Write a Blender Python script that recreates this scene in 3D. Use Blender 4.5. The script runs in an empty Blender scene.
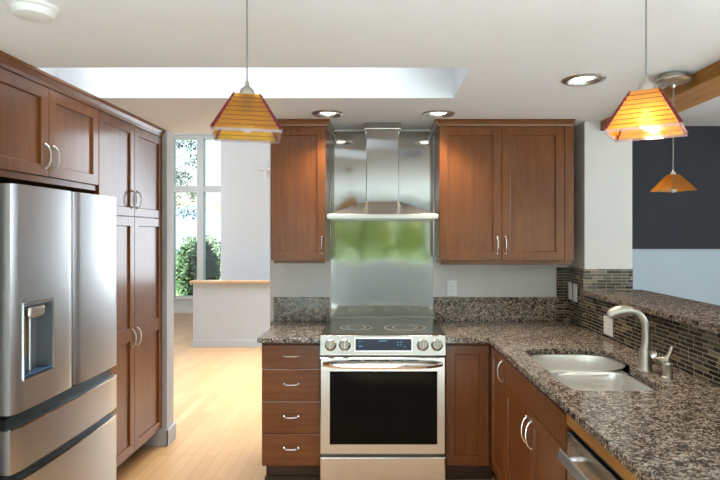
import bpy, bmesh, math, random
from mathutils import Vector, Matrix, Quaternion

random.seed(7)
C = bpy.context.scene.collection
SC = bpy.context.scene
PI = math.pi

# ------------------------------------------------------------------ camera
F = 540.0                                   # focal length in pixels of the 720 px frame
cam_data = bpy.data.cameras.new('camera')
cam_data.sensor_fit = 'HORIZONTAL'
cam_data.sensor_width = 36.0
cam_data.lens = 36.0 * F / 720.0
cam_data.shift_x = -22.0 / 720.0
cam_data.shift_y = -6.0 / 720.0
cam_data.clip_start = 0.02
cam_data.clip_end = 500
cam = bpy.data.objects.new('camera', cam_data)
cam.location = (0, 0, 1.56)
cam.rotation_euler = (PI / 2, 0, 0)
C.objects.link(cam)
SC.camera = cam

# ------------------------------------------------------------------ sky
world = bpy.data.worlds.new('sky')
SC.world = world
world.use_nodes = True
wn = world.node_tree
wn.nodes.clear()
wo = wn.nodes.new('ShaderNodeOutputWorld')
wb = wn.nodes.new('ShaderNodeBackground')
sky = wn.nodes.new('ShaderNodeTexSky')
sky.sky_type = 'NISHITA'
sky.sun_disc = False
sky.sun_elevation = math.radians(42)
sky.sun_rotation = math.radians(200)
sky.air_density = 1.3
sky.dust_density = 3.0
wb.inputs['Strength'].default_value = 0.32
wn.links.new(sky.outputs[0], wb.inputs[0])
wn.links.new(wb.outputs[0], wo.inputs[0])

sun_d = bpy.data.lights.new('sun', 'SUN')
sun_d.energy = 36.0
sun_d.angle = math.radians(1.5)
sun_d.color = (0.74, 0.875, 1.0)
sun = bpy.data.objects.new('sun', sun_d)
sun.rotation_euler = (math.radians(67.5), 0, math.radians(-22))
C.objects.link(sun)

# ------------------------------------------------------------------ area lamps added for daylight; hall and dining ones have no opening
def area(name, loc, aim, sx, sy, watts, color=(1, 1, 1)):
    d = bpy.data.lights.new(name, 'AREA')
    d.shape = 'RECTANGLE'
    d.size, d.size_y = sx, sy
    d.energy = watts
    d.color = color
    o = bpy.data.objects.new(name, d)
    o.location = loc
    o.rotation_euler = Vector(aim).to_track_quat('-Z', 'Y').to_euler()
    C.objects.link(o)
    return o

DAY = (0.79, 0.91, 1.0)
sk = area('skylight_daylight', (-0.80, 2.78, 2.9), (0, 0, -1), 1.8, 0.45, 16, DAY)
sk.data.spread = math.radians(90)
area('rear_door_fill', (2.9, -3.9, 1.15), (-0.15, 1, 0.25), 2.9, 2.1, 26, DAY)  # unseen lamp added behind the camera to brighten the kitchen
area('rear_window_fill', (-1.75, -3.9, 1.15), (0.15, 1, 0.25), 0.95, 2.1, 14, DAY)  # second added rear lamp, narrower
area('hall_end_daylight', (0.75, 8.24, 2.0), (-0.1, -1, 0.05), 1.5, 2.4, 98, DAY)
area('hall_side_fill', (-4.5, 8.3, 1.9), (1, 0.3, -0.12), 3.8, 3.0, 90, DAY)  # added lamp; the hall side wall has no window
hh = area('hall_high_fill', (-1.3, 5.6, 3.8), (0, 0, -1), 1.8, 2.6, 80, DAY)  # lamp added under the hall ceiling to brighten the floor
hh.data.spread = math.radians(75)
area('dining_fill', (5.3, 3.2, 1.7), (-1, 0.25, 0.0), 3.6, 2.0, 80, DAY)  # added lamp; no window is built on this side

# ------------------------------------------------------------------ exposure
SC.view_settings.view_transform = 'Standard'
SC.view_settings.look = 'None'
SC.view_settings.exposure = 0.35
SC.view_settings.gamma = 1.0
SC.view_settings.use_curve_mapping = False
SC.cycles.use_denoising = True
SC.cycles.max_bounces = 10
SC.cycles.diffuse_bounces = 6
SC.cycles.sample_clamp_indirect = 6.0
SC.cycles.caustics_reflective = False
SC.cycles.caustics_refractive = False

# ------------------------------------------------------------------ materials
def mat(name):
    m = bpy.data.materials.new(name)
    m.use_nodes = True
    nt = m.node_tree
    return m, nt, nt.nodes['Principled BSDF']

def N(nt, t, **kw):
    n = nt.nodes.new(t)
    for k, v in kw.items():
        setattr(n, k, v)
    return n

def ramp(nt, stops, interp='LINEAR'):
    r = N(nt, 'ShaderNodeValToRGB')
    r.color_ramp.interpolation = interp
    e = r.color_ramp.elements
    while len(e) > 1:
        e.remove(e[-1])
    e[0].position, e[0].color = stops[0][0], (*stops[0][1], 1)
    for p, c in stops[1:]:
        x = e.new(p)
        x.color = (*c, 1)
    return r

def coords(nt, scale=(1, 1, 1), kind='Object'):
    tc = N(nt, 'ShaderNodeTexCoord')
    mp = N(nt, 'ShaderNodeMapping')
    mp.inputs['Scale'].default_value = scale
    nt.links.new(tc.outputs[kind], mp.inputs['Vector'])
    return mp.outputs['Vector']

def plain(name, col, rough=0.5, metal=0.0, coat=0.0, var=0.04, vscale=6.0, bump=0.0, spec=0.5):
    """A painted / plain surface with a faint noise variation."""
    m, nt, b = mat(name)
    no = N(nt, 'ShaderNodeTexNoise')
    no.inputs['Scale'].default_value = vscale
    no.inputs['Detail'].default_value = 4
    nt.links.new(coords(nt), no.inputs['Vector'])
    r = ramp(nt, [(0.3, tuple(c * (1 - var) for c in col)), (0.7, tuple(min(1, c * (1 + var)) for c in col))])
    nt.links.new(no.outputs['Fac'], r.inputs['Fac'])
    nt.links.new(r.outputs['Color'], b.inputs['Base Color'])
    b.inputs['Roughness'].default_value = rough
    b.inputs['Metallic'].default_value = metal
    b.inputs['Specular IOR Level'].default_value = spec
    b.inputs['Coat Weight'].default_value = coat
    b.inputs['Coat Roughness'].default_value = 0.15
    if bump:
        n2 = N(nt, 'ShaderNodeTexNoise')
        n2.inputs['Scale'].default_value = 120
        nt.links.new(coords(nt), n2.inputs['Vector'])
        bp = N(nt, 'ShaderNodeBump')
        bp.inputs['Strength'].default_value = bump
        bp.inputs['Distance'].default_value = 0.004
        nt.links.new(n2.outputs['Fac'], bp.inputs['Height'])
        nt.links.new(bp.outputs['Normal'], b.inputs['Normal'])
    return m

def wood(name, dark, mid, light, stretch, rough=0.5, coat=0.5, coat_rough=0.18):
    m, nt, b = mat(name)
    v = coords(nt, stretch)
    n1 = N(nt, 'ShaderNodeTexNoise')
    n1.inputs['Scale'].default_value = 1.0
    n1.inputs['Detail'].default_value = 7
    n1.inputs['Roughness'].default_value = 0.6
    n1.inputs['Distortion'].default_value = 0.6
    nt.links.new(v, n1.inputs['Vector'])
    n2 = N(nt, 'ShaderNodeTexNoise')
    n2.inputs['Scale'].default_value = 3.0
    n2.inputs['Detail'].default_value = 3
    nt.links.new(coords(nt), n2.inputs['Vector'])
    mx = N(nt, 'ShaderNodeMath', operation='MULTIPLY_ADD')
    mx.inputs[1].default_value = 0.35
    nt.links.new(n2.outputs['Fac'], mx.inputs[0])
    sc = N(nt, 'ShaderNodeMath', operation='MULTIPLY')
    sc.inputs[1].default_value = 0.68
    nt.links.new(n1.outputs['Fac'], sc.inputs[0])
    nt.links.new(sc.outputs[0], mx.inputs[2])
    r = ramp(nt, [(0.36, dark), (0.52, mid), (0.68, light)])
    nt.links.new(mx.outputs[0], r.inputs['Fac'])
    nt.links.new(r.outputs['Color'], b.inputs['Base Color'])
    b.inputs['Roughness'].default_value = rough
    b.inputs['Coat Weight'].default_value = coat
    b.inputs['Coat Roughness'].default_value = coat_rough
    b.inputs['Specular IOR Level'].default_value = 0.22
    return m

def steel(name, col, rough, stretch, bump=0.02, aniso=0.0):
    m, nt, b = mat(name)
    no = N(nt, 'ShaderNodeTexNoise')
    no.inputs['Scale'].default_value = 1.0
    no.inputs['Detail'].default_value = 3
    nt.links.new(coords(nt, stretch), no.inputs['Vector'])
    r = ramp(nt, [(0.25, tuple(c * 0.97 for c in col)), (0.75, tuple(min(1, c * 1.03) for c in col))])
    nt.links.new(no.outputs['Fac'], r.inputs['Fac'])
    nt.links.new(r.outputs['Color'], b.inputs['Base Color'])
    b.inputs['Metallic'].default_value = 1.0
    b.inputs['Roughness'].default_value = rough
    b.inputs['Anisotropic'].default_value = aniso
    mr = N(nt, 'ShaderNodeMapRange')
    mr.inputs['To Min'].default_value = rough * 0.8
    mr.inputs['To Max'].default_value = rough * 1.2
    nt.links.new(no.outputs['Fac'], mr.inputs['Value'])
    nt.links.new(mr.outputs[0], b.inputs['Roughness'])
    # slow waviness of the sheet metal
    n2 = N(nt, 'ShaderNodeTexNoise')
    n2.inputs['Scale'].default_value = 3.0
    n2.inputs['Detail'].default_value = 1
    nt.links.new(coords(nt), n2.inputs['Vector'])
    bp = N(nt, 'ShaderNodeBump')
    bp.inputs['Strength'].default_value = bump
    bp.inputs['Distance'].default_value = 0.05
    nt.links.new(n2.outputs['Fac'], bp.inputs['Height'])
    nt.links.new(bp.outputs['Normal'], b.inputs['Normal'])
    return m

def granite(name):
    m, nt, b = mat(name)
    v = coords(nt)
    nd = N(nt, 'ShaderNodeTexNoise')
    nd.inputs['Scale'].default_value = 60
    nd.inputs['Detail'].default_value = 3
    nt.links.new(v, nd.inputs['Vector'])
    add = N(nt, 'ShaderNodeMixRGB', blend_type='LINEAR_LIGHT')
    add.inputs['Fac'].default_value = 0.012
    nt.links.new(v, add.inputs[1])
    nt.links.new(nd.outputs['Color'], add.inputs[2])
    vo = N(nt, 'ShaderNodeTexVoronoi')
    vo.inputs['Scale'].default_value = 150
    nt.links.new(add.outputs[0], vo.inputs['Vector'])
    sep = N(nt, 'ShaderNodeSeparateColor')
    nt.links.new(vo.outputs['Color'], sep.inputs[0])
    n2 = N(nt, 'ShaderNodeTexNoise')
    n2.inputs['Scale'].default_value = 30
    n2.inputs['Detail'].default_value = 6
    nt.links.new(v, n2.inputs['Vector'])
    mx = N(nt, 'ShaderNodeMath', operation='MULTIPLY_ADD')
    mx.inputs[1].default_value = 0.6
    nt.links.new(n2.outputs['Fac'], mx.inputs[0])
    sc = N(nt, 'ShaderNodeMath', operation='MULTIPLY')
    sc.inputs[1].default_value = 0.55
    nt.links.new(sep.outputs[0], sc.inputs[0])
    nt.links.new(sc.outputs[0], mx.inputs[2])
    r = ramp(nt, [(0.0, (0.010, 0.007, 0.006)), (0.36, (0.026, 0.018, 0.013)), (0.47, (0.075, 0.052, 0.036)),
                  (0.57, (0.16, 0.12, 0.088)), (0.68, (0.28, 0.225, 0.18)), (0.84, (0.44, 0.38, 0.33))])
    nt.links.new(mx.outputs[0], r.inputs['Fac'])
    nt.links.new(r.outputs['Color'], b.inputs['Base Color'])
    b.inputs['Roughness'].default_value = 0.13
    b.inputs['Specular IOR Level'].default_value = 0.4
    return m

def mosaic(name):
    m, nt, b = mat(name)
    tc = N(nt, 'ShaderNodeTexCoord')
    sp = N(nt, 'ShaderNodeSeparateXYZ')
    nt.links.new(tc.outputs['Object'], sp.inputs[0])
    ad = N(nt, 'ShaderNodeMath', operation='ADD')
    nt.links.new(sp.outputs['X'], ad.inputs[0])
    nt.links.new(sp.outputs['Y'], ad.inputs[1])
    cb = N(nt, 'ShaderNodeCombineXYZ')
    nt.links.new(ad.outputs[0], cb.inputs['X'])
    nt.links.new(sp.outputs['Z'], cb.inputs['Y'])
    br = N(nt, 'ShaderNodeTexBrick')
    br.offset, br.offset_frequency, br.squash, br.squash_frequency = 0.37, 2, 0.62, 3
    br.inputs['Color1'].default_value = (0, 0, 0, 1)
    br.inputs['Color2'].default_value = (1, 1, 1, 1)
    br.inputs['Mortar'].default_value = (0.5, 0.5, 0.5, 1)
    br.inputs['Scale'].default_value = 1.0
    br.inputs['Mortar Size'].default_value = 0.0017
    br.inputs['Mortar Smooth'].default_value = 0.1
    br.inputs['Brick Width'].default_value = 0.105
    br.inputs['Row Height'].default_value = 0.0208
    nt.links.new(cb.outputs[0], br.inputs['Vector'])
    r = ramp(nt, [(0.0, (0.012, 0.009, 0.007)), (0.34, (0.030, 0.021, 0.014)), (0.52, (0.14, 0.11, 0.07)),
                  (0.62, (0.040, 0.034, 0.025)), (0.76, (0.19, 0.15, 0.10)), (0.86, (0.075, 0.064, 0.046))], 'CONSTANT')
    nt.links.new(br.outputs['Color'], r.inputs['Fac'])
    mx = N(nt, 'ShaderNodeMixRGB')
    nt.links.new(br.outputs['Fac'], mx.inputs['Fac'])
    nt.links.new(r.outputs['Color'], mx.inputs[1])
    mx.inputs[2].default_value = (0.40, 0.33, 0.235, 1)
    nt.links.new(mx.outputs[0], b.inputs['Base Color'])
    mr = N(nt, 'ShaderNodeMapRange')
    mr.inputs['To Min'].default_value = 0.18
    mr.inputs['To Max'].default_value = 0.8
    nt.links.new(br.outputs['Fac'], mr.inputs['Value'])
    nt.links.new(mr.outputs[0], b.inputs['Roughness'])
    bp = N(nt, 'ShaderNodeBump', invert=True)
    bp.inputs['Strength'].default_value = 0.5
    bp.inputs['Distance'].default_value = 0.002
    nt.links.new(br.outputs['Fac'], bp.inputs['Height'])
    nt.links.new(bp.outputs['Normal'], b.inputs['Normal'])
    return m

def oak_floor(name):
    m, nt, b = mat(name)
    tc = N(nt, 'ShaderNodeTexCoord')
    sp = N(nt, 'ShaderNodeSeparateXYZ')
    nt.links.new(tc.outputs['Object'], sp.inputs[0])
    cb = N(nt, 'ShaderNodeCombineXYZ')
    nt.links.new(sp.outputs['Y'], cb.inputs['X'])
    nt.links.new(sp.outputs['X'], cb.inputs['Y'])
    br = N(nt, 'ShaderNodeTexBrick')
    br.offset, br.offset_frequency = 0.41, 2
    br.inputs['Color1'].default_value = (0, 0, 0, 1)
    br.inputs['Color2'].default_value = (1, 1, 1, 1)
    br.inputs['Mortar'].default_value = (0.2, 0.2, 0.2, 1)
    br.inputs['Scale'].default_value = 1.0
    br.inputs['Mortar Size'].default_value = 0.0012
    br.inputs['Brick Width'].default_value = 0.95
    br.inputs['Row Height'].default_value = 0.083
    nt.links.new(cb.outputs[0], br.inputs['Vector'])
    no = N(nt, 'ShaderNodeTexNoise')
    no.inputs['Scale'].default_value = 1.0
    no.inputs['Detail'].default_value = 5
    nt.links.new(coords(nt, (45, 2.2, 1)), no.inputs['Vector'])
    mx = N(nt, 'ShaderNodeMath', operation='MULTIPLY_ADD')
    mx.inputs[1].default_value = 0.5
    nt.links.new(br.outputs['Color'], mx.inputs[0])
    hv = N(nt, 'ShaderNodeMath', operation='MULTIPLY')
    hv.inputs[1].default_value = 0.5
    nt.links.new(no.outputs['Fac'], hv.inputs[0])
    nt.links.new(hv.outputs[0], mx.inputs[2])
    r = ramp(nt, [(0.1, (0.49, 0.255, 0.10)), (0.5, (0.57, 0.315, 0.135)), (0.9, (0.63, 0.37, 0.175))])
    nt.links.new(mx.outputs[0], r.inputs['Fac'])
    m2 = N(nt, 'ShaderNodeMixRGB')
    nt.links.new(br.outputs['Fac'], m2.inputs['Fac'])
    nt.links.new(r.outputs['Color'], m2.inputs[1])
    m2.inputs[2].default_value = (0.30, 0.15, 0.06, 1)
    nt.links.new(m2.outputs[0], b.inputs['Base Color'])
    b.inputs['Roughness'].default_value = 0.33
    b.inputs['Coat Weight'].default_value = 0.35
    b.inputs['Coat Roughness'].default_value = 0.3
    return m

def emitter(name, col, strength):
    m, nt, b = mat(name)
    b.inputs['Base Color'].default_value = (*col, 1)
    b.inputs['Emission Color'].default_value = (*col, 1)
    b.inputs['Emission Strength'].default_value = strength
    return m

def amber(name, thin, tint, see=0.35, gloss=0.1):
    """Translucent resin sheet: part scatters, part lets you look through."""
    m = bpy.data.materials.new(name)
    m.use_nodes = True
    nt = m.node_tree
    nt.nodes.clear()
    out = N(nt, 'ShaderNodeOutputMaterial')
    no = N(nt, 'ShaderNodeTexNoise')
    no.inputs['Scale'].default_value = 9
    nt.links.new(coords(nt, (1, 1, 6)), no.inputs['Vector'])
    r = ramp(nt, [(0.3, tuple(c * 0.8 for c in thin)), (0.7, thin)])
    nt.links.new(no.outputs['Fac'], r.inputs['Fac'])
    tl = N(nt, 'ShaderNodeBsdfTranslucent')
    df = N(nt, 'ShaderNodeBsdfDiffuse')
    nt.links.new(r.outputs['Color'], tl.inputs['Color'])
    nt.links.new(r.outputs['Color'], df.inputs['Color'])
    tr = N(nt, 'ShaderNodeBsdfTransparent')
    tr.inputs['Color'].default_value = (*tint, 1)
    gl = N(nt, 'ShaderNodeBsdfGlossy')
    gl.inputs['Roughness'].default_value = 0.15
    a = N(nt, 'ShaderNodeMixShader')
    a.inputs[0].default_value = 0.35
    nt.links.new(tl.outputs[0], a.inputs[1])
    nt.links.new(df.outputs[0], a.inputs[2])
    c = N(nt, 'ShaderNodeMixShader')
    c.inputs[0].default_value = see
    nt.links.new(a.outputs[0], c.inputs[1])
    nt.links.new(tr.outputs[0], c.inputs[2])
    d = N(nt, 'ShaderNodeMixShader')
    d.inputs[0].default_value = gloss
    nt.links.new(c.outputs[0], d.inputs[1])
    nt.links.new(gl.outputs[0], d.inputs[2])
    nt.links.new(d.outputs[0], out.inputs[0])
    return m

def glazing(name, tint=(0.97, 0.99, 0.98), refl=0.06):
    m = bpy.data.materials.new(name)
    m.use_nodes = True
    nt = m.node_tree
    nt.nodes.clear()
    out = N(nt, 'ShaderNodeOutputMaterial')
    tr = N(nt, 'ShaderNodeBsdfTransparent')
    tr.inputs['Color'].default_value = (*tint, 1)
    gl = N(nt, 'ShaderNodeBsdfGlossy')
    gl.inputs['Roughness'].default_value = 0.02
    fr = N(nt, 'ShaderNodeFresnel')
    fr.inputs['IOR'].default_value = 1.25
    mx = N(nt, 'ShaderNodeMixShader')
    nt.links.new(fr.outputs[0], mx.inputs[0])
    nt.links.new(tr.outputs[0], mx.inputs[1])
    nt.links.new(gl.outputs[0], mx.inputs[2])
    nt.links.new(mx.outputs[0], out.inputs[0])
    return m

CH = ((0.118, 0.032, 0.0045), (0.154, 0.045, 0.0065), (0.19, 0.060, 0.009))
M = {
    'ceiling': plain('ceiling_paint', (0.80, 0.818, 0.84), 0.9, var=0.01, bump=0.12),
    'white': plain('white_paint', (0.74, 0.745, 0.75), 0.7, var=0.01, bump=0.05),
    'wall': plain('warm_grey_paint', (0.65, 0.635, 0.625), 0.8, var=0.01, bump=0.08),
    'hall': plain('cool_white_paint', (0.64, 0.68, 0.72), 0.75, var=0.01),
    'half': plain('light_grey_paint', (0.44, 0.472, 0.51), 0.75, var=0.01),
    'well': plain('skylight_paint', (0.80, 0.81, 0.82), 0.8, var=0.01),
    'stub': plain('grey_paint', (0.44, 0.44, 0.45), 0.75, var=0.01),
    'blue': plain('pale_blue_paint', (0.44, 0.545, 0.63), 0.7, var=0.01),
    'slate': plain('slate_paint', (0.040, 0.043, 0.052), 0.8, var=0.02, spec=0.2),
    'trim': plain('trim_paint', (0.82, 0.82, 0.81), 0.45, var=0.01),
    'floor': oak_floor('oak_planks'),
    'oak': wood('pale_oak', (0.50, 0.31, 0.16), (0.60, 0.40, 0.22), (0.68, 0.47, 0.28), (3, 40, 40)),
    'beam': wood('fir_beam', (0.27, 0.115, 0.026), (0.37, 0.17, 0.042), (0.45, 0.225, 0.065), (40, 3, 40), rough=0.5, coat=0.1),
    'cherry': wood('cherry_upright_grain', *CH, (38, 38, 2.6)),
    'cherry_h': wood('cherry_level_grain', *CH, (2.6, 38, 38)),
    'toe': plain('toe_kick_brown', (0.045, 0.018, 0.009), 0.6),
    'steel': steel('brushed_steel', (0.50, 0.475, 0.44), 0.24, (1.5, 300, 300), 0.03),
    'hood': steel('hood_steel', (0.60, 0.58, 0.55), 0.31, (1.5, 240, 240), 0.02),
    'panel': steel('panel_steel', (0.44, 0.425, 0.395), 0.075, (1.2, 200, 220), 0.07),
    'fridge': steel('fridge_steel', (0.57, 0.575, 0.58), 0.36, (160, 160, 1.2), 0.05),
    'fridge_side': steel('fridge_side_steel', (0.20, 0.19, 0.18), 0.4, (200, 200, 2), 0.0),
    'recess': plain('recess_grey', (0.05, 0.058, 0.065), 0.35, metal=0.6),
    'sink': steel('sink_steel', (0.84, 0.82, 0.78), 0.33, (60, 60, 60), 0.02),
    'nickel': steel('satin_nickel', (0.54, 0.50, 0.44), 0.36, (80, 80, 80), 0.0),
    'chrome': steel('bright_nickel', (0.78, 0.77, 0.75), 0.14, (80, 80, 80), 0.0),
    'bronze': steel('knob_steel', (0.30, 0.26, 0.22), 0.22, (120, 120, 120), 0.0),
    'black_glass': plain('black_glass', (0.003, 0.0028, 0.0026), 0.06, var=0.0, spec=0.08),
    'cooktop': plain('cooktop_glass', (0.034, 0.028, 0.021), 0.22, var=0.1, vscale=200, spec=0.09),
    'ring': plain('burner_print', (0.34, 0.32, 0.30), 0.3, var=0.05),
    'black': plain('black_plastic', (0.012, 0.012, 0.013), 0.4),
    'granite': granite('speckled_granite'),
    'mosaic': mosaic('glass_mosaic'),
    'plate': plain('white_plastic', (0.80, 0.80, 0.79), 0.35, var=0.0),
    'slot': plain('dark_slot', (0.05, 0.05, 0.05), 0.5),
    'can': steel('can_trim', (0.40, 0.385, 0.36), 0.3, (80, 80, 80), 0.0),
    'lens': emitter('lamp_lens', (1.0, 0.95, 0.86), 7.0),
    'bulb_on': emitter('lit_bulb', (1.0, 0.82, 0.50), 14.0),
    'bulb_off': plain('frosted_bulb', (0.55, 0.50, 0.45), 0.3),
    'amber': amber('amber_resin', (1.0, 0.50, 0.03), (1.0, 0.66, 0.08), 0.55, 0.05),
    'amber_lit': amber('amber_resin_lit', (0.85, 0.40, 0.03), (1.0, 0.55, 0.10), 0.22),
    'amber_dull': amber('amber_woven', (0.50, 0.20, 0.015), (0.9, 0.45, 0.08), 0.10, 0.02),
    'seam_shadow': plain('seam_shade', (0.16, 0.045, 0.006), 0.4),
    'rail': plain('dark_red_resin', (0.14, 0.006, 0.014), 0.2),
    'clear': amber('clear_acrylic', (0.62, 0.56, 0.66), (0.93, 0.90, 0.95), 0.75, 0.12),
    'display': emitter('oven_display', (0.004, 0.010, 0.024), 0.3),
    'glyph': emitter('display_glyphs', (0.10, 0.22, 0.40), 0.4),
    'glass': glazing('window_glass'),
    'frost': amber('frosted_diffuser', (0.03, 0.031, 0.032), (0.5, 0.5, 0.5), 0.0, 0.05),
    'dispenser': plain('dispenser_grey', (0.14, 0.15, 0.17), 0.3),
    'paddle': plain('tan_paddle', (0.28, 0.20, 0.11), 0.3),
    'tray': plain('dispenser_tray', (0.05, 0.10, 0.17), 0.25),
    'leaf': plain('leaf_green', (0.034, 0.058, 0.018), 0.6, var=0.5, vscale=5),
    'leaf_pale': plain('leaf_yellow_green', (0.11, 0.135, 0.06), 0.6, var=0.3, vscale=5),
    'hedge': plain('hedge_green', (0.50, 0.56, 0.22), 0.7, var=0.2, vscale=2),
    'leaf_dark': plain('leaf_dark_green', (0.022, 0.026, 0.022), 0.6, var=0.4, vscale=5),
    'bark': plain('bark', (0.10, 0.075, 0.06), 0.9, var=0.3),
    'lawn': plain('lawn', (0.20, 0.30, 0.06), 0.9, var=0.25, vscale=0.8),
    'hill': plain('hazy_hillside', (0.10, 0.135, 0.165), 0.9, var=0.12, vscale=0.3),  # blue-grey stands in for distance haze
    'bounce': plain('bounce_cream', (0.78, 0.77, 0.74), 0.95, var=0.04, vscale=30, bump=0.3),
    'cord': plain('cord_grey', (0.22, 0.22, 0.22), 0.4),
}

# ------------------------------------------------------------------ mesh helpers
PIV = Vector((0.685, 3.365, 0))
TH = math.radians(1.3)
ROT = Matrix.Translation(PIV) @ Matrix.Rotation(TH, 4, 'Z') @ Matrix.Translation(-PIV)   # the peninsula stands a touch off square

class MB:
    def __init__(s, tf=None):
        s.v, s.f, s.tf = [], [], tf
    def add(s, vs, fs):
        n = len(s.v)
        s.v += [Vector(p) for p in vs]
        s.f += [tuple(i + n for i in f) for f in fs]
        return s
    def box(s, x0, x1, y0, y1, z0, z1):
        return s.add([(x, y, z) for z in (z0, z1) for y in (y0, y1) for x in (x0, x1)],
                     [(0, 2, 3, 1), (4, 5, 7, 6), (0, 1, 5, 4), (2, 6, 7, 3), (0, 4, 6, 2), (1, 3, 7, 5)])
    def loft(s, rings, caps=(True, True), closed=True):
        n = len(rings[0])
        vs = [p for r in rings for p in r]
        fs = []
        for k in range(len(rings) - 1):
            for i in range(n if closed else n - 1):
                j = (i + 1) % n
                fs.append((k * n + i, k * n + j, (k + 1) * n + j, (k + 1) * n + i))
        if caps[0]:
            fs.append(tuple(reversed(range(n))))
        if caps[1]:
            fs.append(tuple((len(rings) - 1) * n + i for i in range(n)))
        return s.add(vs, fs)
    def tube(s, pts, r, n=10):
        pts = [Vector(p) for p in pts]
        rr = r if isinstance(r, (list, tuple)) else [r] * len(pts)
        rings = []
        up = None
        for i, p in enumerate(pts):
            t = (pts[min(i + 1, len(pts) - 1)] - pts[max(i - 1, 0)]).normalized()
            if up is None:
                a = Vector((0, 0, 1)) if abs(t.z) < 0.9 else Vector((1, 0, 0))
                up = (a - t * a.dot(t)).normalized()
            else:
                up = (up - t * up.dot(t)).normalized()
            sd = t.cross(up)
            rings.append([p + rr[i] * (math.cos(2 * PI * k / n) * up + math.sin(2 * PI * k / n) * sd) for k in range(n)])
        return s.loft(rings)
    def lathe(s, prof, c, axis=(0, 0, 1), n=24, caps=(True, True)):
        q = Vector((0, 0, 1)).rotation_difference(Vector(axis).normalized())
        c = Vector(c)
        return s.loft([[c + q @ Vector((r * math.cos(2 * PI * k / n), r * math.sin(2 * PI * k / n), z)) for k in range(n)]
                       for r, z in prof], caps)
    def slab(s, o, u, v, n, w, h, steps):
        """Rectangular lofted panel: steps = (inset, depth along n). o is a corner at depth 0."""
        o, u, v, n = Vector(o), Vector(u), Vector(v), Vector(n)
        rings = []
        for ins, d in steps:
            rings.append([o + u * a + v * b + n * d for a, b in
                          ((ins, ins), (w - ins, ins), (w - ins, h - ins), (ins, h - ins))])
        return s.loft(rings)
    def prism(s, outer, holes, z0, z1):
        """Polygon with holes, flat at z0..z1."""
        bm = bmesh.new()
        edges = []
        for loop in [outer] + list(holes):
            vs = [bm.verts.new((p[0], p[1], z1)) for p in loop]
            edges += [bm.edges.new((vs[i], vs[(i + 1) % len(vs)])) for i in range(len(vs))]
        bmesh.ops.triangle_fill(bm, use_beauty=True, use_dissolve=False, edges=edges)
        ex = bmesh.ops.extrude_face_region(bm, geom=bm.faces[:])
        bmesh.ops.translate(bm, vec=(0, 0, z0 - z1), verts=[g for g in ex['geom'] if isinstance(g, bmesh.types.BMVert)])
        bmesh.ops.recalc_face_normals(bm, faces=bm.faces[:])
        bm.verts.index_update()
        vs = [v.co.copy() for v in bm.verts]
        fs = [tuple(v.index for v in f.verts) for f in bm.faces]
        bm.free()
        return s.add(vs, fs)
    def build(s, name, m, parent=None, bevel=0.0, smooth=False, seg=2):
        off = Vector((0, 0, 0))
        r = parent
        while r is not None:
            off += r.location
            r = r.parent
        vs = [(s.tf @ p if s.tf else p) - off for p in s.v]
        me = bpy.data.meshes.new(name)
        me.from_pydata([tuple(p) for p in vs], [], s.f)
        bm = bmesh.new()
        bm.from_mesh(me)
        bmesh.ops.recalc_face_normals(bm, faces=bm.faces[:])
        bm.to_mesh(me)
        bm.free()
        me.materials.append(M[m])
        o = bpy.data.objects.new(name, me)
        C.objects.link(o)
        if parent is not None:
            o.parent = parent
        if smooth:
            for p in me.polygons:
                p.use_smooth = True
            me.set_sharp_from_angle(angle=math.radians(38))
        if bevel:
            b = o.modifiers.new('edges', 'BEVEL')
            b.width, b.segments, b.limit_method, b.angle_limit = bevel, seg, 'ANGLE', math.radians(40)
            b.harden_normals = False
        return o

def tag(o, label, cat, group=None, kind=None):
    o['label'], o['category'] = label, cat
    if group:
        o['group'] = group
    if kind:
        o['kind'] = kind
    return o

def thing(name, label, cat, loc, group=None, tf=None):
    o = bpy.data.objects.new(name, None)
    o.empty_display_size = 0.1
    C.objects.link(o)
    o.location = (tf @ Vector(loc)) if tf else Vector(loc)
    return tag(o, label, cat, group)

def struct(name, mb, m, bevel=0.0, label=None):
    o = mb.build(name, m, None, bevel)
    o['kind'] = 'structure'
    if label:
        o['label'] = label
    return o

def copy_tree(o, parent=None):
    c = o.copy()
    C.objects.link(c)
    if parent is not None:
        c.parent = parent
    for ch in list(o.children):
        copy_tree(ch, c)
    return c

def spline(ctrl, n=10, closed=True):
    """Catmull-Rom through 2D / 3D control points."""
    P = [Vector(p) for p in ctrl]
    k = len(P)
    out = []
    for i in range(k if closed else k - 1):
        p0 = P[(i - 1) % k] if closed or i > 0 else P[0]
        p1, p2 = P[i], P[(i + 1) % k]
        p3 = P[(i + 2) % k] if closed or i + 2 < k else P[-1]
        for j in range(n):
            t = j / n
            out.append(0.5 * ((2 * p1) + (p2 - p0) * t + (2 * p0 - 5 * p1 + 4 * p2 - p3) * t * t + (3 * p1 - p0 - 3 * p2 + p3) * t ** 3))
    if not closed:
        out.append(P[-1])
    return out

def circle(cx, cy, r, n=32):
    return [(cx + r * math.cos(2 * PI * k / n), cy + r * math.sin(2 * PI * k / n)) for k in range(n)]

CZ = 2.33      # kitchen ceiling
YW = 3.985     # range wall

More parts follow.
